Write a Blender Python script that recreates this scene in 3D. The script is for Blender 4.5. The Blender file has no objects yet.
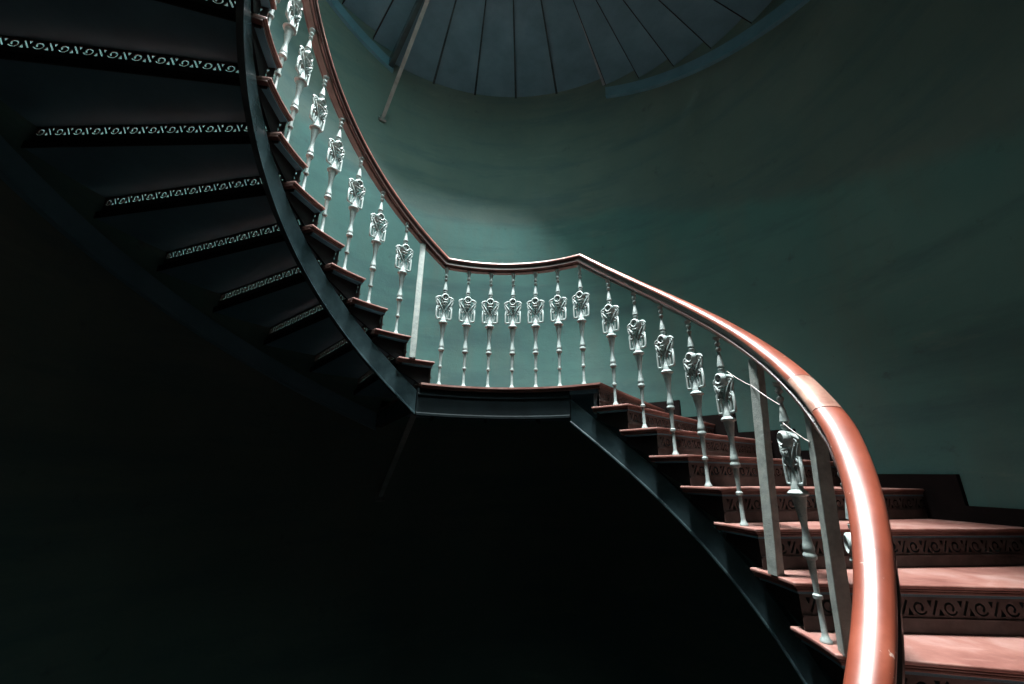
import bpy, bmesh, math, random
from mathutils import Vector, Matrix

random.seed(7)
C = bpy.context.scene.collection
S = 1.25                       # metres per model unit (radius of the railing circle)
H = 0.13426                    # riser height
DA = 0.16044                   # angle of one step
RW = 2.2                       # inner face of the round wall
PI = math.pi
TH = .028                      # tread thickness

# ------------------------------------------------------------------ helpers
def P(r, a, z):                # a: clockwise from +y, seen from above
    return Vector((r*math.sin(a)*S, r*math.cos(a)*S, z*S))

def prop(o, label=None, cat=None, group=None, kind=None):
    if label: o['label'] = label
    if cat: o['category'] = cat
    if group: o['group'] = group
    if kind: o['kind'] = kind
    return o

def link(o, parent=None):
    C.objects.link(o)
    if parent is not None: o.parent = parent
    return o

def obj(name, bm, mat, parent=None, smooth=False, sharp=35):
    me = bpy.data.meshes.new(name)
    bmesh.ops.remove_doubles(bm, verts=bm.verts, dist=1e-6)
    bmesh.ops.recalc_face_normals(bm, faces=bm.faces)
    if smooth:
        for f in bm.faces: f.smooth = True
        for e in bm.edges:
            if len(e.link_faces) == 2 and e.calc_face_angle(0) > math.radians(sharp): e.smooth = False
    bm.to_mesh(me); bm.free()
    me.materials.append(mat)
    return link(bpy.data.objects.new(name, me), parent)

def empty(name, loc, parent=None):
    o = bpy.data.objects.new(name, None)
    o.empty_display_size = .1
    o.location = loc
    return link(o, parent)

def dup_tree(o, parent=None):
    c = o.copy(); link(c, parent)
    for ch in [x for x in bpy.data.objects if x.parent == o]:
        dup_tree(ch, c)
    return c

def sector(bm, r0, r1, a0, a1, z0, z1, n=None, r1n=1):
    """A solid annular slab between two radii, two angles and two heights."""
    n = n or max(2, int(abs(a1-a0)/.03)+1)
    rings = []
    for i in range(n+1):
        a = a0+(a1-a0)*i/n
        rings.append([bm.verts.new(P(r, a, z)) for r, z in ((r0, z0), (r1, z0), (r1, z1), (r0, z1))])
    for i in range(n):
        A, B = rings[i], rings[i+1]
        for k in range(4):
            bm.faces.new((A[k], A[(k+1) % 4], B[(k+1) % 4], B[k]))
    bm.faces.new(rings[0]); bm.faces.new(rings[-1][::-1])

def sweep_polar(bm, prof, a0, a1, zf, step=.03):
    """Sweep a closed (r, dz) profile along a helix z = zf(a)."""
    n = max(2, int(abs(a1-a0)/step)+1); rings = []
    for i in range(n+1):
        a = a0+(a1-a0)*i/n
        rings.append([bm.verts.new(P(r, a, zf(a)+dz)) for r, dz in prof])
    m = len(prof)
    for i in range(n):
        A, B = rings[i], rings[i+1]
        for k in range(m):
            bm.faces.new((A[k], A[(k+1) % m], B[(k+1) % m], B[k]))
    bm.faces.new(rings[0]); bm.faces.new(rings[-1][::-1])

def box(bm, c, sx, sy, sz, rot=None):
    vs = []
    for x, y, z in ((-1,-1,-1),(1,-1,-1),(1,1,-1),(-1,1,-1),(-1,-1,1),(1,-1,1),(1,1,1),(-1,1,1)):
        v = Vector((x*sx/2, y*sy/2, z*sz/2))
        if rot is not None: v = rot @ v
        vs.append(bm.verts.new(v+Vector(c)))
    for f in ((0,1,2,3),(4,5,6,7),(0,1,5,4),(1,2,6,5),(2,3,7,6),(3,0,4,7)):
        bm.faces.new([vs[i] for i in f])

def tube(bm, pts, rad, seg=8, closed=False, flat=1.0):
    """Tube along points; rad a number or list; flat scales the second cross axis."""
    pts = [Vector(p) for p in pts]; n = len(pts); rings = []
    rads = rad if isinstance(rad, (list, tuple)) else [rad]*n
    up = None
    for i in range(n):
        if closed: t = pts[(i+1) % n]-pts[i-1]
        else: t = pts[min(i+1, n-1)]-pts[max(i-1, 0)]
        t.normalize()
        if up is None:
            up = Vector((0, 1, 0)) if abs(t.y) < .9 else Vector((1, 0, 0))
        u = (up-t*up.dot(t)).normalized(); v = t.cross(u); up = u
        rings.append([bm.verts.new(pts[i]+u*math.cos(2*PI*k/seg)*rads[i]*flat+v*math.sin(2*PI*k/seg)*rads[i]) for k in range(seg)])
    m = n if closed else n-1
    for i in range(m):
        A, B = rings[i], rings[(i+1) % n]
        for k in range(seg):
            bm.faces.new((A[k], A[(k+1) % seg], B[(k+1) % seg], B[k]))
    if not closed:
        bm.faces.new(rings[0][::-1]); bm.faces.new(rings[-1])

def lathe(bm, prof, seg=14, M=None):
    """prof: (radius, z); revolved about z, capped."""
    rings = []
    for r, z in prof:
        ring = []
        for k in range(seg):
            v = Vector((r*math.cos(2*PI*k/seg), r*math.sin(2*PI*k/seg), z))
            if M is not None: v = M @ v
            ring.append(bm.verts.new(v))
        rings.append(ring)
    for A, B in zip(rings, rings[1:]):
        for k in range(seg):
            bm.faces.new((A[k], A[(k+1) % seg], B[(k+1) % seg], B[k]))
    bm.faces.new(rings[0][::-1]); bm.faces.new(rings[-1])

# ------------------------------------------------------------------ materials
def mat(name, build):
    m = bpy.data.materials.new(name); m.use_nodes = True
    nt = m.node_tree; b = nt.nodes['Principled BSDF']
    build(nt, b); return m

def noise(nt, scale, detail=6, rough=.6, vec=None, dist=0):
    n = nt.nodes.new('ShaderNodeTexNoise')
    n.inputs['Scale'].default_value = scale; n.inputs['Detail'].default_value = detail
    n.inputs['Roughness'].default_value = rough; n.inputs['Distortion'].default_value = dist
    if vec is None:
        t = nt.nodes.get('TC') or nt.nodes.new('ShaderNodeTexCoord'); t.name = 'TC'
        vec = t.outputs['Object']
    nt.links.new(vec, n.inputs['Vector']); return n.outputs['Fac']

def stretched(nt, sx, sy, sz):
    t = nt.nodes.get('TC') or nt.nodes.new('ShaderNodeTexCoord'); t.name = 'TC'
    m = nt.nodes.new('ShaderNodeMapping'); m.inputs['Scale'].default_value = (sx, sy, sz)
    nt.links.new(t.outputs['Object'], m.inputs['Vector']); return m.outputs['Vector']

def ramp(nt, fac, stops):
    r = nt.nodes.new('ShaderNodeValToRGB'); e = r.color_ramp.elements
    while len(e) < len(stops): e.new(.5)
    for k, (p, c) in enumerate(stops):
        e[k].position = p; e[k].color = (*c, 1) if len(c) == 3 else c
    nt.links.new(fac, r.inputs['Fac']); return r.outputs['Color']

def mix(nt, fac, a, b, mode='MIX'):
    m = nt.nodes.new('ShaderNodeMix'); m.data_type = 'RGBA'; m.blend_type = mode
    for s, v in ((0, fac), (6, a), (7, b)):
        if isinstance(v, bpy.types.NodeSocket): nt.links.new(v, m.inputs[s])
        elif s == 0: m.inputs[0].default_value = v
        else: m.inputs[s].default_value = (*v, 1)
    return m.outputs[2]

def bump(nt, b, h, strength=.3, dist=.01):
    n = nt.nodes.new('ShaderNodeBump'); n.inputs['Strength'].default_value = strength
    n.inputs['Distance'].default_value = dist
    nt.links.new(h, n.inputs['Height']); nt.links.new(n.outputs['Normal'], b.inputs['Normal'])

def g(v): return (v, v, v)

def math_(nt, op, a, b=0.0):
    m = nt.nodes.new('ShaderNodeMath'); m.operation = op
    for k, v in enumerate((a, b)):
        if isinstance(v, bpy.types.NodeSocket): nt.links.new(v, m.inputs[k])
        else: m.inputs[k].default_value = v
    return m.outputs[0]

def m_wall(nt, b):
    big = noise(nt, .8, 5, .55)
    fine = noise(nt, 14, 10, .7)
    # teal dado that follows the stair, grey-olive distemper above it
    tc = nt.nodes['TC']; sep = nt.nodes.new('ShaderNodeSeparateXYZ'); nt.links.new(tc.outputs['Object'], sep.inputs[0])
    ang = math_(nt, 'ARCTAN2', sep.outputs['X'], sep.outputs['Y'])
    z = math_(nt, 'DIVIDE', sep.outputs['Z'], S)
    down = math_(nt, 'MULTIPLY', math_(nt, 'MAXIMUM', math_(nt, 'SUBTRACT', ang, .52), 0.0), .95)
    up = math_(nt, 'MULTIPLY', math_(nt, 'MAXIMUM', math_(nt, 'SUBTRACT', -.42, ang), 0.0), .837)
    line = math_(nt, 'ADD', math_(nt, 'SUBTRACT', 1.97, down), up)
    d = math_(nt, 'SUBTRACT', z, line)
    wob = noise(nt, 2.4, 6, .7)
    d = math_(nt, 'ADD', d, math_(nt, 'MULTIPLY', math_(nt, 'SUBTRACT', wob, .5), .16))
    dado = ramp(nt, math_(nt, 'ADD', math_(nt, 'MULTIPLY', d, .2), .5), [(.075, g(0)), (.095, g(1)), (.488, g(1)), (.512, g(0))])
    teal = ramp(nt, big, [(.3, (.038, .122, .114)), (.52, (.052, .150, .139)), (.72, (.070, .175, .160))])
    grey = ramp(nt, big, [(.3, (.050, .094, .087)), (.52, (.066, .118, .108)), (.72, (.092, .142, .126))])
    col = mix(nt, dado, grey, teal)
    streak = noise(nt, 1.0, 6, .65, stretched(nt, 2.2, 2.2, .5))
    col = mix(nt, ramp(nt, streak, [(.48, g(0)), (.70, g(.5))]), col, (.078, .118, .10))
    band = noise(nt, 1.0, 7, .65, stretched(nt, .6, .6, 3.4))
    col = mix(nt, ramp(nt, band, [(.48, g(0)), (.66, g(.6))]), col, (.026, .080, .086))
    pale = noise(nt, 1.0, 8, .7, stretched(nt, 1.3, 1.3, 5.5))
    col = mix(nt, ramp(nt, pale, [(.60, g(0)), (.70, g(.4))]), col, (.105, .165, .145))
    spots = noise(nt, 5.5, 8, .7)
    col = mix(nt, ramp(nt, spots, [(.62, g(0)), (.72, g(.5))]), col, (.026, .05, .047))
    pits = noise(nt, 26, 3, .6)
    col = mix(nt, ramp(nt, pits, [(.74, g(0)), (.78, g(.7))]), col, (.02, .028, .026))
    nt.links.new(col, b.inputs['Base Color'])
    b.inputs['Roughness'].default_value = .75
    bump(nt, b, mix(nt, .5, big, fine), .4, .02)
M_wall = mat('old_teal_plaster', m_wall)

def m_plain(base, rough, metal=0, spread=.35, scale=9, spec=.5, bmp=.15, coat=0, second=None):
    def f(nt, b):
        n = noise(nt, scale, 8, .65)
        lo = tuple(c*(1-spread) for c in base); hi = second or tuple(min(1, c*(1+spread)) for c in base)
        nt.links.new(ramp(nt, n, [(.32, lo), (.68, hi)]), b.inputs['Base Color'])
        b.inputs['Roughness'].default_value = rough; b.inputs['Metallic'].default_value = metal
        b.inputs['Specular IOR Level'].default_value = spec
        b.inputs['Coat Weight'].default_value = coat
        if bmp: bump(nt, b, noise(nt, scale*4, 6, .7), bmp, .004)
    return f

M_soffit = mat('blue_grey_painted_sheet', m_plain((.06, .175, .235), .55, spread=.22, scale=3, second=(.075, .195, .255)))
M_string = mat('dark_teal_gloss_paint', m_plain((.020, .041, .048), .26, spread=.4, scale=4, second=(.046, .078, .086), bmp=.25))
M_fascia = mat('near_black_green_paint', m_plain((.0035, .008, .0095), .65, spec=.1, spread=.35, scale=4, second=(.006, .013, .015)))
M_riser = mat('brown_painted_cast_iron', m_plain((.030, .024, .022), .6, spread=.4, scale=14, second=(.07, .057, .053)))
M_mould = mat('shaded_brown_moulding', m_plain((.105, .046, .036), .5, spread=.4, scale=10, second=(.16, .085, .07)))  # brown moulding, deepened to put the shade of the tread sides into its colour
M_iron = mat('black_iron', m_plain((.008, .009, .010), .75, spec=.2, spread=.3))
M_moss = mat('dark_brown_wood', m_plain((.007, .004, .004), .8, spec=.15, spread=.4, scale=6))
M_floor = mat('dusty_stone', m_plain((.012, .014, .015), .9, spread=.3, scale=3))
M_beam = mat('grey_blue_beam_paint', m_plain((.15, .21, .24), .5, spread=.3))
M_brace = mat('grey_flat_iron', m_plain((.13, .17, .17), .5, spread=.3))
M_wire = mat('bare_wire', m_plain((.45, .42, .40), .4, spread=.2))
M_strap = mat('grey_brown_rail_iron', m_plain((.11, .085, .075), .5, spread=.3))

def m_tread(nt, b):
    n = noise(nt, 3.2, 9, .68, dist=.6)
    col = ramp(nt, n, [(.3, (.13, .045, .035)), (.5, (.235, .108, .088)), (.70, (.35, .23, .205))])
    sc = noise(nt, 1, 8, .7, stretched(nt, 26, 5, 10))
    col = mix(nt, ramp(nt, sc, [(.55, g(0)), (.75, g(.55))]), col, (.44, .27, .23))
    nt.links.new(col, b.inputs['Base Color']); b.inputs['Roughness'].default_value = .5
    bump(nt, b, sc, .15, .004)
M_tread = mat('worn_red_brown_wood', m_tread)

def m_rail(nt, b):
    n = noise(nt, 4.5, 9, .65)
    col = ramp(nt, n, [(.3, (.10, .022, .012)), (.55, (.19, .042, .021)), (.75, (.30, .085, .048))])
    chips = noise(nt, 42, 4, .6)
    big = noise(nt, 2.2, 5, .6)
    col = mix(nt, ramp(nt, chips, [(.67, g(0)), (.70, g(.75))]), col, (.55, .42, .36))
    col = mix(nt, ramp(nt, big, [(.60, g(0)), (.68, g(.5))]), col, (.50, .30, .22))
    nt.links.new(col, b.inputs['Base Color'])
    rr = ramp(nt, n, [(.3, g(.33)), (.7, g(.5))]); nt.links.new(rr, b.inputs['Roughness'])
    b.inputs['Coat Weight'].default_value = .5; b.inputs['Coat Roughness'].default_value = .31
    bump(nt, b, chips, .12, .003)
M_rail = mat('varnished_red_wood', m_rail)

M_rail_pale = mat('pale_worn_wood', m_plain((.27, .10, .062), .42, spread=.45, scale=9, second=(.46, .29, .23), coat=.7))
M_railside = mat('shaded_rail_sides', m_plain((.028, .009, .007), .34, spread=.4, scale=6, second=(.055, .02, .015), coat=.6))  # shade on the handrail's side faces, put into a darker wood colour

def m_bal(nt, b):
    n = noise(nt, 22, 8, .7)
    col = ramp(nt, n, [(.3, (.16, .21, .21)), (.5, (.28, .345, .335)), (.7, (.42, .475, .46))])
    d = noise(nt, 60, 4, .6)
    col = mix(nt, ramp(nt, d, [(.62, g(0)), (.7, g(.6))]), col, (.10, .13, .13))
    nt.links.new(col, b.inputs['Base Color']); b.inputs['Roughness'].default_value = .58
    bump(nt, b, d, .3, .004)
M_bal = mat('chipped_pale_grey_paint', m_bal)

def m_post(nt, b):
    n = noise(nt, 16, 8, .7)
    col = ramp(nt, n, [(.3, (.16, .19, .18)), (.55, (.27, .31, .29)), (.75, (.36, .36, .33))])
    nt.links.new(col, b.inputs['Base Color']); b.inputs['Roughness'].default_value = .55
    bump(nt, b, noise(nt, 45, 6, .75), .6, .006)
M_post = mat('rough_grey_painted_bar', m_post)

# ------------------------------------------------------------------ the tower
ZB, ZT = -5.4, 7.0
bm = bmesh.new()
n = 160
for ring_r in (RW,):
    pass
prev = None
rows = []
NZ = 44
for j in range(NZ+1):
    z = ZB+(ZT-ZB)*j/NZ
    row = []
    for i in range(n):
        a = 2*PI*i/n
        row.append(bm.verts.new(P(RW, a, z)))
    rows.append(row)
for A, B in zip(rows, rows[1:]):
    for i in range(n): bm.faces.new((A[i], A[(i+1) % n], B[(i+1) % n], B[i]))
outer = [[bm.verts.new(P(RW+.25, 2*PI*i/n, z)) for i in range(n)] for z in (ZB, ZT)]
for i in range(n):
    bm.faces.new((outer[0][i], outer[0][(i+1) % n], outer[1][(i+1) % n], outer[1][i]))
    bm.faces.new((outer[0][i], outer[0][(i+1) % n], rows[0][(i+1) % n], rows[0][i]))
    bm.faces.new((outer[1][i], outer[1][(i+1) % n], rows[-1][(i+1) % n], rows[-1][i]))
w = obj('wall_round', bm, M_wall, smooth=True); prop(w, kind='structure')

bm = bmesh.new(); lathe(bm, [((RW+.25)*S, (ZB-.12)*S), ((RW+.25)*S, ZB*S)], 96)
prop(obj('floor', bm, M_floor), kind='structure')

SKY_R = 1.05
bm = bmesh.new()
for k in range(96):
    a0, a1 = 2*PI*k/96, 2*PI*(k+1)/96
    q = [[bm.verts.new(P(r, a, z)) for r, z in ((SKY_R, ZT), (RW+.25, ZT), (RW+.25, ZT+.12), (SKY_R, ZT+.12))] for a in (a0, a1)]
    for i in range(4): bm.faces.new((q[0][i], q[0][(i+1) % 4], q[1][(i+1) % 4], q[1][i]))
prop(obj('ceiling', bm, M_wall), kind='structure')

# ------------------------------------------------------------------ pierced riser (one mesh, reused)
R_IN, R_TOP = 0.985, 2.205
def riser_mesh():
    L = (R_TOP-R_IN)*S; h = (H-TH)*S
    cu = bpy.data.curves.new('riser_curve', 'CURVE'); cu.dimensions = '2D'; cu.fill_mode = 'BOTH'
    cu.extrude = .0013*S
    def poly(pts):
        s = cu.splines.new('POLY'); s.points.add(len(pts)-1)
        for p, (x, y) in zip(s.points, pts): p.co = (x, y, 0, 1)
        s.use_cyclic_u = True
    poly([(0, 0), (L, 0), (L, h), (0, h)])
    N = 13; m = .014*S; per = (L-2*m)/N
    band = .043*S; y0 = h*.65-band/2
    def stroke(path, wd):
        l, r = [], []
        for i, (x, y) in enumerate(path):
            xa, ya = path[max(i-1, 0)]; xb, yb = path[min(i+1, len(path)-1)]
            d = math.hypot(xb-xa, yb-ya) or 1; nx, ny = -(yb-ya)/d, (xb-xa)/d
            ww = wd[i] if isinstance(wd, list) else wd
            l.append((x+nx*ww, y+ny*ww)); r.append((x-nx*ww, y-ny*ww))
        return l+r[::-1]
    for k in range(N):
        # seen from the back the order is comma, upright triangle, slit, hanging triangle
        def T(u, v): return (m+per*(k+1)-u*per, y0+v*band)
        path = []; wd = []
        for t in range(15):
            f = t/14; ang = math.radians(205+f*400); rad = .215-.135*f
            path.append((.235+rad*1.05*math.cos(ang), .5+rad*2.2*math.sin(ang))); wd.append(.026+.016*f)
        pp = [(x*per, y*band) for x, y in path]
        st = stroke(pp, [q*per for q in wd])
        poly([(m+per*(k+1)-x, y0+y) for x, y in st])
        poly([T(.47, .02), (T(.66, .02)), T(.575, .52)])
        poly([T(.575, .94), T(.645, .99), T(.875, .10), T(.80, .03)])
        poly([T(.785, .97), T(.945, .97), T(.87, .52)])
    o = bpy.data.objects.new('riser_curve', cu); C.objects.link(o)
    bpy.context.view_layer.update()
    dg = bpy.context.evaluated_depsgraph_get()
    me = bpy.data.meshes.new_from_object(o.evaluated_get(dg))
    bpy.data.objects.remove(o); bpy.data.curves.remove(cu)
    # into place: x along the radius (+y), y up
    OFF = -.017*S
    bmm = bmesh.new(); bmm.from_mesh(me)
    ca, sa = 1.0, 0.0
    zb = (-H+.001)*S
    for v in bmm.verts:
        rr = R_IN*S+v.co.x; off = v.co.z+OFF
        z = zb+v.co.y
        v.co = Vector((rr*sa+off*ca, rr*ca-off*sa, z))
    # thin frame mouldings above and below the pierced band, on the front face
    def bar(z0, z1, th):
        vs = []
        for rr in (R_IN*S, R_TOP*S):
            for off in (OFF+.001*S, OFF+.001*S+th):
                for z in (z0, z1):
                    vs.append(bmm.verts.new((rr*sa+off*ca, rr*ca-off*sa, z)))
        for f in ((0,1,3,2),(4,5,7,6),(0,1,5,4),(2,3,7,6),(0,2,6,4),(1,3,7,5)):
            bmm.faces.new([vs[i] for i in f])
    bar(zb+y0-.014*S, zb+y0-.006*S, .006*S)
    bar(zb+y0+band+.006*S, zb+y0+band+.013*S, .006*S)
    bmesh.ops.recalc_face_normals(bmm, faces=bmm.faces)
    bmm.to_mesh(me); bmm.free()
    me.materials.clear(); me.materials.append(M_riser); me.name = 'riser'
    return me
RISER = riser_mesh()

# ------------------------------------------------------------------ tread (front edge at angle 0, back at -.222)
NOSE_IN = .966
TW = .222

def slab(bm, r0, r1, fr, bk, z0, z1, nr=8, na=5, mi=0):
    """Slab whose front and back edges are angles given as functions of the radius."""
    G = []
    for i in range(nr+1):
        r = r0+(r1-r0)*i/nr
        G.append([[bm.verts.new(P(r, bk(r)+(fr(r)-bk(r))*j/na, z)) for j in range(na+1)] for z in (z0, z1)])
    fs = []
    for i in range(nr):
        for j in range(na):
            for k in (0, 1):
                fs.append((G[i][k][j], G[i][k][j+1], G[i+1][k][j+1], G[i+1][k][j]))
        for j in (0, na):
            fs.append((G[i][0][j], G[i+1][0][j], G[i+1][1][j], G[i][1][j]))
    for i in (0, nr):
        for j in range(na): fs.append((G[i][0][j], G[i][0][j+1], G[i][1][j+1], G[i][1][j]))
    for f in fs: bm.faces.new(f).material_index = mi
BK = lambda r: -DA-.034/r
def tread_bm():
    bm = bmesh.new()
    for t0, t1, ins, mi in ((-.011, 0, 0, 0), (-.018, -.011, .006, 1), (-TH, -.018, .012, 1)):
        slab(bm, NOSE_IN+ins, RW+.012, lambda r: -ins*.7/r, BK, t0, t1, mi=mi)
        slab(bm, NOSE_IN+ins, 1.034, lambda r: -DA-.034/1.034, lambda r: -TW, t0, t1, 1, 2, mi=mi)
    return bm
def bevel(o, w, seg=2):
    m = o.modifiers.new('edge', 'BEVEL'); m.width = w; m.segments = seg; m.limit_method = 'ANGLE'
    m.angle_limit = math.radians(50); return o

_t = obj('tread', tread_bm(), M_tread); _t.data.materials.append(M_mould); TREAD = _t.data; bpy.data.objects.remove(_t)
bm = bmesh.new(); slab(bm, NOSE_IN+.014, RW+.012, lambda r: -.010/r, lambda r: BK(r)-.0006, -TH-.006, -TH+.0005)
slab(bm, NOSE_IN+.02, RW+.012, lambda r: BK(r)+.0002, lambda r: BK(r)-.005/r, -TH-.012, -.001, na=2, mi=1)
_t = obj('soffit_plate', bm, M_soffit); _t.data.materials.append(M_iron); SOFFIT = _t.data; bpy.data.objects.remove(_t)
# stepped bracket that carries the inner end of a tread on the stringer: triangle plate with a curl
bm = bmesh.new()
for r0, r1 in ((1.014, 1.026),):
    A = [(-.205, -TH-.006), (-.022, -TH-.006), (-.022, -H+.004), (-.046, -H-.012), (-.215, -.063)]
    f0 = [bm.verts.new(P(r0, a, z)) for a, z in A]; f1 = [bm.verts.new(P(r1, a, z)) for a, z in A]
    bm.faces.new(f0); bm.faces.new(f1[::-1])
    for i in range(len(A)): bm.faces.new((f0[i], f0[(i+1) % len(A)], f1[(i+1) % len(A)], f1[i]))
_t = obj('bracket', bm, M_iron); BRACKET = _t.data; bpy.data.objects.remove(_t)
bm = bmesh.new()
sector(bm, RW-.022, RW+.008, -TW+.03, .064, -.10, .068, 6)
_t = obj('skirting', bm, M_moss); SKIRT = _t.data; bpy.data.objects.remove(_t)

def part(name, me, parent, a, z, bev=0):
    o = bpy.data.objects.new(name, me); link(o, parent)
    o.location = (0, 0, z*S); o.rotation_euler = (0, 0, -a)
    if bev: bevel(o, bev)
    return o

def string_prof(r0, r1, hgt, lip):
    # (r, dz): plate with a rounded top and a bottom flange toward the well
    return [(r0, 0), (r1, 0), (r1, -hgt), (r0-lip, -hgt), (r0-lip, -hgt+.009), (r0, -hgt+.015)]

def flight(name, fronts, zs, label, z_line, a_lo, a_hi, skirt=False, riser_at_end=None, wall_lo=None):
    """fronts: front angle of every tread, zs: its top; z_line(a): the line through the back corners."""
    amid = fronts[0]; root = empty(name, (0, 0, 0))
    prop(root, label, 'staircase')
    for a, z in zip(fronts, zs):
        t = part('tread', TREAD, root, a, z, .004)
        part('soffit_plate', SOFFIT, t, 0, 0)
        part('riser', RISER, root, a, z)
        part('bracket', BRACKET, root, a, z)
        if skirt: part('skirting', SKIRT, root, a, z)
    if riser_at_end: part('riser', RISER, root, *riser_at_end); part('bracket', BRACKET, root, *riser_at_end)
    bm = bmesh.new(); sweep_polar(bm, string_prof(1.010, 1.032, .140, .003), a_lo, a_hi, lambda a: z_line(a)-.060)
    obj('stringer', bm, M_string, root)
    bm = bmesh.new(); sweep_polar(bm, [(2.172, 0), (2.21, 0), (2.21, -.135), (2.160, -.135), (2.160, -.122), (2.172, -.115)], a_lo if wall_lo is None else wall_lo, a_hi, lambda a: z_line(a)-.060)
    obj('wall_stringer', bm, M_soffit, root)
    return root

SL = H/DA
# lower flight: descends clockwise from the landing
F0 = .576-DA+.222
NR_ = 13
frR = [F0+DA*k for k in range(1, NR_+1)]; zR = [-H*k for k in range(1, NR_+1)]
zlR = lambda a: -H-SL*(a-.576)
lowR = flight('stair_flight', frR, zR,
   'lower flight of worn red-brown wooden steps with scroll-pierced risers descending to the right', zlR, .432, 2.70, skirt=True)
# upper flight: rises counter-clockwise from the landing, seen from below at the left
L0 = -.405
frL = [L0-DA*(k-1) for k in range(1, 14)]; zL = [H*k for k in range(1, 14)]
zlL = lambda a: H-SL*(a-(L0-.222))
upL = flight('stair_flight', frL, zL,
   'flight rising on the left, seen from below with light showing through its pierced risers', zlL, -.49, L0-DA*12-.24)

def landing(name, rot, z, label, brace_pt=None, skirt=False, boards=True, wide=(-.48, .636)):
    """Wedge landing; rot turns it clockwise."""
    root = empty(name, (0, 0, z*S)); root.rotation_euler = (0, 0, -rot); prop(root, label, 'landing')
    b0, b1 = wide
    bm = bmesh.new()
    for t0, t1, ins, mi in ((-.011, 0, 0, 0), (-.018, -.011, .006, 1), (-TH, -.018, .012, 1)):
        slab(bm, NOSE_IN+ins, RW+.012, lambda r: b1-ins*.7/r, lambda r: b0+ins*.7/r, t0, t1, 8, 36, mi=mi)
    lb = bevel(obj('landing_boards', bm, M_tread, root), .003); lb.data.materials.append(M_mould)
    bm = bmesh.new(); sector(bm, NOSE_IN+.03, RW+.012, b0+.01, b1-.03, -.050, -TH)
    sof = obj('soffit_panel', bm, M_soffit, root)
    for k in range(4):
        a = -.305+.2175*k+.02
        bm = bmesh.new(); sector(bm, 1.03, RW+.012, a-.005, a+.005, -.072, -.050, 2)
        obj('soffit_rib', bm, M_string, sof)
    # curved fascia on the well side
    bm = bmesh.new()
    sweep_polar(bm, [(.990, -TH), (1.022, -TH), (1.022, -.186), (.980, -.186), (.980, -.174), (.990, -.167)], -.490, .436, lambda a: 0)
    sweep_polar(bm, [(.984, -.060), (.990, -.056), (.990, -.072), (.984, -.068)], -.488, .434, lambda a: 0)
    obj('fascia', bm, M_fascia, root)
    # radial beams under both ends
    bm = bmesh.new(); sector(bm, 1.03, RW+.012, b1-.070, b1-.050, -.165, -.036, 2)
    obj('end_beam', bm, M_beam, root)
    bm = bmesh.new(); sector(bm, 1.03, RW+.012, b0-.012, b0+.012, -.150, -.036, 2)
    obj('end_beam', bm, M_string, root)
    part('riser', RISER, root, b1, 0)
    if skirt:
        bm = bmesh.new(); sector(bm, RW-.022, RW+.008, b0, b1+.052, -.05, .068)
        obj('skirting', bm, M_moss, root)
    if brace_pt:
        (r0, a0, z0), (r1, a1, z1) = brace_pt
        p0, p1 = P(r0, a0, z0), P(r1, a1, z1)
        d = (p1-p0); rot_ = d.to_track_quat('Y', 'Z').to_matrix()
        bm = bmesh.new(); box(bm, (p0+p1)/2, .042*S*.8, d.length, .012*S, rot_)
        box(bm, p1-d.normalized()*.01, .07*S, .02, .07*S, rot_)
        obj('brace', bm, M_brace, root)
    return root

landing('stair_landing', 0, 0, 'wedge landing with red-brown edge and dark curved fascia between the two flights',
        ((1.03, -.47, -.12), (RW-.004, -.446, -.687)), skirt=True)
ZU = 3.765; RU = -.115
landing('stair_landing', RU, ZU, 'blue-grey ribbed underside of the landing overhead with a diagonal flat iron brace',
        ((1.03, -.47, -.05), (RW-.004, -.622-RU, 2.911-ZU)), wide=(-.505, .676))
# flights of the storey above, hung from the upper landing
fr = [F0+DA*k+RU for k in range(1, 14)]; zz = [ZU-H*k for k in range(1, 14)]
flight('stair_flight', fr, zz, 'blue-grey underside of the flight overhead at the right of the upper landing',
       lambda a: ZU-H-SL*(a-RU-.576), .436+RU, 2.62, wall_lo=.505)
fr = [L0-.02-DA*(k-1)+RU for k in range(1, 14)]; zz = [ZU+H*k for k in range(1, 14)]
flight('stair_flight', fr, zz, 'blue-grey underside of the topmost flight left of the diagonal brace',
       lambda a: ZU+H-SL*(a-RU-(L0-.242)), -.49+RU, -2.65)
# landings half a turn away: the one the camera stands on and the one above it
landing('stair_landing', 3.14, -H*14, 'lower landing at the foot of the descending flight, out of view below the near bend')
landing('stair_landing', -3.126, H*14, 'middle landing overhead, joining the flight on the left to the one above')

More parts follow.
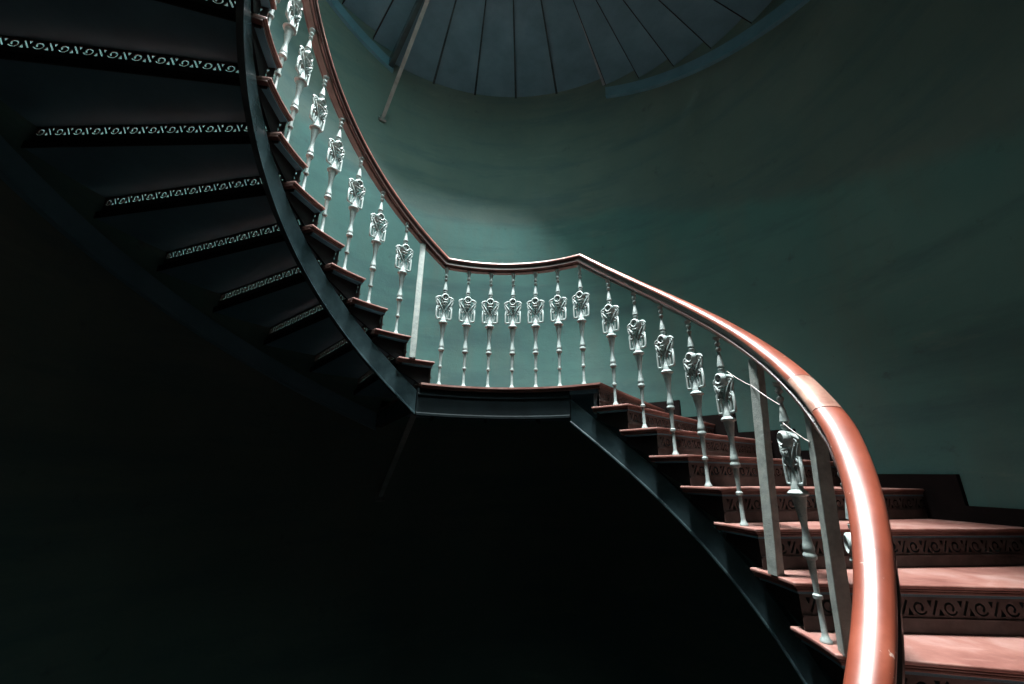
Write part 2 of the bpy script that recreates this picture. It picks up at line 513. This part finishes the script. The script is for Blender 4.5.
# ------------------------------------------------------------------ railing
def rail_z(a):
    A1, A0, Z = .531, -.372, .810
    if a > A1:
        return Z-.826*(a-A1)
    if a < A0: return Z+.834*(A0-a)
    return Z
def rail_r(a):
    if a > 2.0: return 1-.07*(a-2.0)
    return 1.0
def sweep_rail(bm, prof, angs, dz=0):
    m = len(prof); rings = []
    pts = [P(rail_r(a), a, rail_z(a)+dz) for a in angs]
    n = len(pts)
    for i in range(n):
        p = pts[i]
        t1 = (pts[i]-pts[i-1]).normalized() if i > 0 else None
        t2 = (pts[i+1]-pts[i]).normalized() if i < n-1 else None
        t1 = t1 or t2; t2 = t2 or t1
        rad = Vector((p.x, p.y, 0)).normalized()
        def up(t):
            u = Vector((0, 0, 1)); return (u-t*u.dot(t)).normalized()
        n1, n2 = up(t1), up(t2)
        h = (n1+n2).normalized(); k = 1/max(.5, h.dot(n1))
        t = (t1+t2).normalized(); side = (rad-t*rad.dot(t)).normalized()
        q = 1-.25*max(0, min(1, (angs[i]-1.95)/.4))
        rings.append([bm.verts.new(p+side*x*S*q+h*y*S*k) for x, y in prof])
    for A, B in zip(rings, rings[1:]):
        for k in range(m):
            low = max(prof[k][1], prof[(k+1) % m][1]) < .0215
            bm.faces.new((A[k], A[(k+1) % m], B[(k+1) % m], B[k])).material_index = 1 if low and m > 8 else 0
    bm.faces.new(rings[0]); bm.faces.new(rings[-1][::-1])

half = [(.016, -.022), (.029, -.021), (.0335, -.016), (.0325, -.009), (.024, -.005), (.0225, .002), (.0245, .008), (.0335, .013), (.0365, .021), (.0350, .029), (.029, .0355), (.017, .0405), (.006, .042)]
PROF = half+[(-x, y) for x, y in half[::-1]]
def arange(a, b, st):
    n = max(1, round(abs(b-a)/st)); return [a+(b-a)*i/n for i in range(n+1)]

railing = empty('stair_railing', P(1, .05, 0))
prop(railing, 'red wooden handrail on pale ornamental cast-iron balusters curving up round the stairwell', 'railing')
INV = Matrix.Translation(-P(1, .05, 0))
def rail_part(name, angs, prof, m, dz=0):
    bm = bmesh.new(); sweep_rail(bm, prof, angs, dz)
    bmesh.ops.transform(bm, matrix=INV, verts=bm.verts)
    o = obj(name, bm, m, railing, smooth=True, sharp=40)
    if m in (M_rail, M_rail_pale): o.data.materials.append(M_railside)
    return o
SEAM = 1.93
SPL = 1.785
path_main = arange(SPL-.002, .531, .025)+arange(.531, -.372, .03)[1:]+arange(-.372, -2.3, .025)[1:]
hr = rail_part('handrail', path_main, PROF, M_rail)
rail_part('handrail', arange(SEAM-.003, SPL, .02), PROF, M_rail_pale)['label'] = 'pale worn length let into the handrail'
hr2 = rail_part('handrail', arange(2.60, SEAM, .025), PROF, M_rail)
strap = [(.0155, -.022), (.0155, -.030), (-.0155, -.030), (-.0155, -.022)]
rail_part('rail_strap', arange(2.60, .531, .025)+arange(.531, -.372, .03)[1:]+arange(-.372, -2.3, .025)[1:], strap, M_strap)

BL = .7757
WARP = ((0, 0), (.131, .121), (.244, .229), (.31, .293), (.40, .382), (.441, .423), (.537, .522), (.583, .569), (.634, .623), (.675, .667), (.723, .719), (.7757, .7757), (.9, .9))
def warp(z):
    for (a0, b0), (a1, b1) in zip(WARP, WARP[1:]):
        if z <= a1: return b0+(b1-b0)*(z-a0)/(a1-a0)
    return z
def warped(bm):
    for v in bm.verts: v.co.z = warp(v.co.z/S)*S
    return bm
def shaft_bm(top):
    """Turned cast-iron baluster, z in model units from the foot."""
    k = 1.0
    prof = [(.0150, 0), (.0155, .007), (.0105, .014), (.0078, .026), (.0068, .10), (.0072, .116), (.0125, .119), (.0130, .129), (.0075, .133),
            (.0080, .16), (.0105, .214), (.0110, .224), (.0175, .229), (.0185, .240), (.0150, .246), (.0145, .250), (.0165, .255), (.0145, .266), (.0090, .305),
            (.0092, .325), (.0140, .365), (.0200, .400), (.0205, .407), (.0285, .411), (.0295, .417), (.0240, .423), (.0175, .427), (.0060, .440),
            (.0058, .56), (.0085, .600), (.0090, .608), (.0135, .612), (.0140, .620), (.0085, .624), (.0085, .627), (.0145, .632), (.0125, .646),
            (.0055, .685), (.0052, .692), (.0105, .697), (.0105, .706), (.0052, .710), (.0052, .716), (.0110, .721), (.0115, .730), (.0070, .736), (.0080, .741), (.0140, top-.008), (.0150, top)]
    bm = bmesh.new(); lathe(bm, [(r*S, z*S) for r, z in prof], 16)
    return warped(bm)

def ornament_bm():
    """Cast rosette head, scroll wings and openwork frame. x: tangential, y: radial (both faces alike)."""
    bm = bmesh.new(); s = S
    def V(x, y, z): return Vector((x*s, y*s, z*s))
    zc = .579
    # rosette: a bold ring round a sunk eye, facing both ways
    M = Matrix.Translation(V(0, 0, zc)) @ Matrix.Rotation(PI/2, 4, 'X')
    half_ = [(.003, .017), (.0065, .015), (.0075, .006), (.0135, .006), (.0150, .021), (.0190, .0245), (.0240, .021), (.0250, .009)]
    lathe(bm, [(a_*s, -b_*s) for a_, b_ in half_]+[(a_*s, b_*s) for a_, b_ in half_[::-1]], 20, M)
    tube(bm, [V(0, 0, .596), V(0, 0, .606), V(0, 0, .618)], [.013*s, .010*s, .008*s], 10)
    for y in (-.012, .012):
        # small collar bows under the rosette
        tube(bm, [V(-.020, y, .551), V(-.010, y*1.5, .546), V(0, y*1.7, .544), V(.010, y*1.5, .546), V(.020, y, .551)], .0045*s, 7)
        tube(bm, [V(-.011, y, .531), V(0, y*1.5, .527), V(.011, y, .531)], .0036*s, 6)
    # stem behind the sunk triangle, flaring into the foot
    lathe(bm, [(.017*s, .424*s), (.0175*s, .434*s), (.0125*s, .446*s), (.0085*s, .475*s), (.0062*s, .505*s), (.0060*s, .552*s)], 12)
    for sx in (-1, 1):
        for y in (-.0045, .0045):
            # arm from the stem up and out to the wing
            tube(bm, [V(sx*.005, y, .494), V(sx*.016, y*1.2, .514), V(sx*.029, y*1.2, .536), V(sx*.042, y*1.1, .556)], [.0038*s, .0052*s, .0056*s, .0045*s], 7)
            # scroll at the end of the arm
            sp = []
            for t in range(13):
                f = t/12; an = math.radians(-70+440*f); rd = .0095*(1-.6*f)
                sp.append(V(sx*(.043+rd*math.cos(an)), y*.7, .566+rd*math.sin(an)))
            tube(bm, sp, [(.0036-.0010*t/12)*s for t in range(13)], 6)
            # scroll curling inward beside the stem
            sp = []
            for t in range(11):
                f = t/10; an = math.radians(110-400*f); rd = .011*(1-.6*f)
                sp.append(V(sx*(.031+rd*math.cos(an)), y*.7, .506+rd*math.sin(an)))
            tube(bm, sp, [(.0042-.0014*t/10)*s for t in range(11)], 6)
        # leaf standing off the rosette shoulder
        tube(bm, [V(sx*.024, 0, .590), V(sx*.036, 0, .586), V(sx*.048, 0, .581), V(sx*.059, 0, .573)], [.004*s, .0075*s, .0075*s, .003*s], 7)
        # leaf hanging outside the arm
        tube(bm, [V(sx*.055, 0, .562), V(sx*.049, 0, .543), V(sx*.041, 0, .528), V(sx*.046, 0, .516)], [.0035*s, .0065*s, .0065*s, .004*s], 7)
        # openwork frame: square loop on either side of the stem
        tube(bm, [V(sx*.020, 0, .518), V(sx*.036, 0, .522), V(sx*.046, 0, .521), V(sx*.0475, 0, .480), V(sx*.0475, 0, .455), V(sx*.0460, 0, .444), V(sx*.032, 0, .443), V(sx*.010, 0, .444)], .0058*s, 7)
        tube(bm, [V(sx*.028, 0, .497), V(sx*.029, 0, .475), V(sx*.026, 0, .455), V(sx*.028, 0, .437)], [.004*s, .005*s, .005*s, .004*s], 6)
        # foot leaf beside the stem
        tube(bm, [V(sx*.012, 0, .436), V(sx*.019, 0, .452), V(sx*.014, 0, .474), V(sx*.005, 0, .494)], [.005*s, .0065*s, .005*s, .003*s], 7)
    return warped(bm)

first = {}
def baluster(a, z, r=.992, kind='flight'):
    top = BL if kind == 'landing' else BL-.022
    if kind not in first:
        b = obj('baluster', shaft_bm(top), M_bal, railing, smooth=True, sharp=50)
        if 'orn' not in first:
            o = obj('ornament', ornament_bm(), M_bal, b, smooth=True, sharp=60); first['orn'] = o
        else:
            o = first['orn'].copy(); link(o, b)
        first[kind] = (b, o)
    else:
        b0, o0 = first[kind]
        b = b0.copy(); link(b, railing); o = o0.copy(); link(o, b)
    b.location = INV @ P(r, a, z); b.rotation_euler = (0, 0, -a)
    return b
for i in range(7): baluster(-.366+.1486*i, 0, .998, 'landing')
adj = {2: .05, 3: .024, 4: .012}
for k in (1, 2, 3, 4, 5, 7, 9): baluster(.714+DA*(k-1), -H*k, .988*rail_r(.714+DA*(k-1)))
for k in range(2, 12): baluster(-.7038-DA*(k-2)+adj.get(k, 0), H*k, .992)

def post(p0, p1, wd, label):
    bm = bmesh.new(); d = p1-p0
    q = d.to_track_quat('Z', 'Y').to_matrix()
    n = 10
    prev = None
    for i in range(n+1):
        c = p0+d*i/n
        row = [bm.verts.new(c+q @ Vector((x*wd*S/2*(1+random.uniform(-.04, .04)), y*wd*S/2*(1+random.uniform(-.04, .04)), 0))) for x, y in ((-1,-1),(1,-1),(1,1),(-1,1))]
        if prev:
            for k in range(4): bm.faces.new((prev[k], prev[(k+1) % 4], row[(k+1) % 4], row[k]))
        else: bm.faces.new(row[::-1])
        prev = row
    bm.faces.new(prev)
    bmesh.ops.transform(bm, matrix=INV, verts=bm.verts)
    o = bevel(obj('support_post', bm, M_post, railing), .003); o['label'] = label
    return o
post(P(.975, 1.50, -6*H), P(.995, 1.557, rail_z(1.557)-.036), .036, 'plain square grey bar between step and handrail, the first before the near bend')
post(P(1.0, 1.755, -7*H), P(.998, 1.845, rail_z(1.845)-.036), .036, 'plain square grey bar close under the near bend of the handrail')
post(P(.965, -.547, H), P(1.0, -.535, rail_z(-.535)-.036), .034, 'plain square pale bar on the first rising step left of the landing')

# newel at the foot of the rail
bm = bmesh.new(); hN = (rail_z(2.585)-.02)+13*H
lathe(bm, [(r_*S, z_*S) for r_, z_ in ((.034, 0), (.034, .03), (.024, .045), (.020, .10), (.024, .20), (.017, .23), (.026, .25), (.018, .27), (.016, hN-.10), (.024, hN-.03), (.024, hN))], 18)
nw = obj('newel_post', bm, M_bal, railing, smooth=True); nw.location = INV @ P(rail_r(2.585)+.008, 2.585, -13*H)
# thin wires tied between balusters and posts
def wire(pts, label):
    bm = bmesh.new(); o0 = pts[0]
    tube(bm, [p-o0 for p in pts], .0014*S, 6)
    o = obj('wire', bm, M_wire, smooth=True); o.location = o0
    return prop(o, label, 'wire')
def sag(p, q, s, n=8): return [p.lerp(q, i/n)-Vector((0, 0, s*4*(i/n)*(1-i/n))) for i in range(n+1)]
w0, w1, w2 = P(.975, 1.405, -.083), P(.972, 1.545, -.172), P(.975, 1.69, -.265)
wire(sag(w0, w1, .006)+sag(w1, w2, .004)[1:], 'thin bare wire strung from a baluster past the square bar below the handrail')
wire(sag(P(.975, 1.69, -.325), P(.978, 1.83, -.395), .004), 'short bare wire tied between the nearest ornate baluster and the square bar')

# ------------------------------------------------------------------ light: round skylight over the well, plus two added lamps
def m_sky(strength, nt, b):
    nt.nodes.remove(b)
    e = nt.nodes.new('ShaderNodeEmission'); e.inputs['Color'].default_value = (.90, .97, 1, 1); e.inputs['Strength'].default_value = strength
    nt.links.new(e.outputs[0], nt.nodes['Material Output'].inputs['Surface'])
M_sky = mat('daylight_through_frosted_glass', lambda nt, b: m_sky(120, nt, b))
bm = bmesh.new(); lathe(bm, [(SKY_R*S, (ZT+.06)*S), (SKY_R*S, (ZT+.07)*S)], 64)
prop(obj('window_1', bm, M_sky), kind='structure')
def area(name, x, y, z, size, power, aim, col):
    l = bpy.data.lights.new(name, 'AREA'); l.shape = 'DISK'; l.size = size*S; l.energy = power; l.color = col
    o = bpy.data.objects.new(name, l); C.objects.link(o); o.location = Vector((x, y, z))*S
    o.rotation_euler = (Vector(aim)*S-o.location).to_track_quat('-Z', 'Y').to_euler()
area('tread_fill_lamp', -.15, -.2, ZT-.05, .7, 2600, (1.2, 0, -.9), (1, .98, .95))  # added lamp that brightens the right-hand treads and near rail
area('wall_fill_lamp', .65, -1.55, ZT-.05, 1.0, 1250, (-.5, 2.1, 1), (.92, .98, 1))  # added lamp that brightens the wall behind the landing and left balusters

wd = bpy.data.worlds.new('World'); bpy.context.scene.world = wd; wd.use_nodes = True
wd.node_tree.nodes['Background'].inputs[0].default_value = (.02, .03, .035, 1)
wd.node_tree.nodes['Background'].inputs[1].default_value = 0.0

# ------------------------------------------------------------------ camera
cam = bpy.data.cameras.new('Camera'); co = bpy.data.objects.new('Camera', cam); C.objects.link(co)
cam.sensor_width = 36; cam.sensor_fit = 'HORIZONTAL'; cam.lens = 406.473/1024*36; cam.clip_start = .02
pitch, roll = .31328, .01538
f = Vector((0, math.cos(pitch), math.sin(pitch))); r = Vector((1, 0, 0)); u = r.cross(f)
c_, s_ = math.cos(roll), math.sin(roll)
R_ = c_*r+s_*u; U_ = -s_*r+c_*u
m = Matrix((R_, U_, -f)).transposed().to_4x4()
m.translation = Vector((.07708, -1.45993, -.49633))*S
co.matrix_world = m
sc = bpy.context.scene; sc.camera = co
sc.view_settings.view_transform = 'Standard'; sc.view_settings.look = 'None'
sc.view_settings.gamma = 1; sc.view_settings.use_curve_mapping = False
sc.view_settings.exposure = 0
sc.cycles.max_bounces = 12; sc.cycles.diffuse_bounces = 6; sc.cycles.sample_clamp_indirect = 8
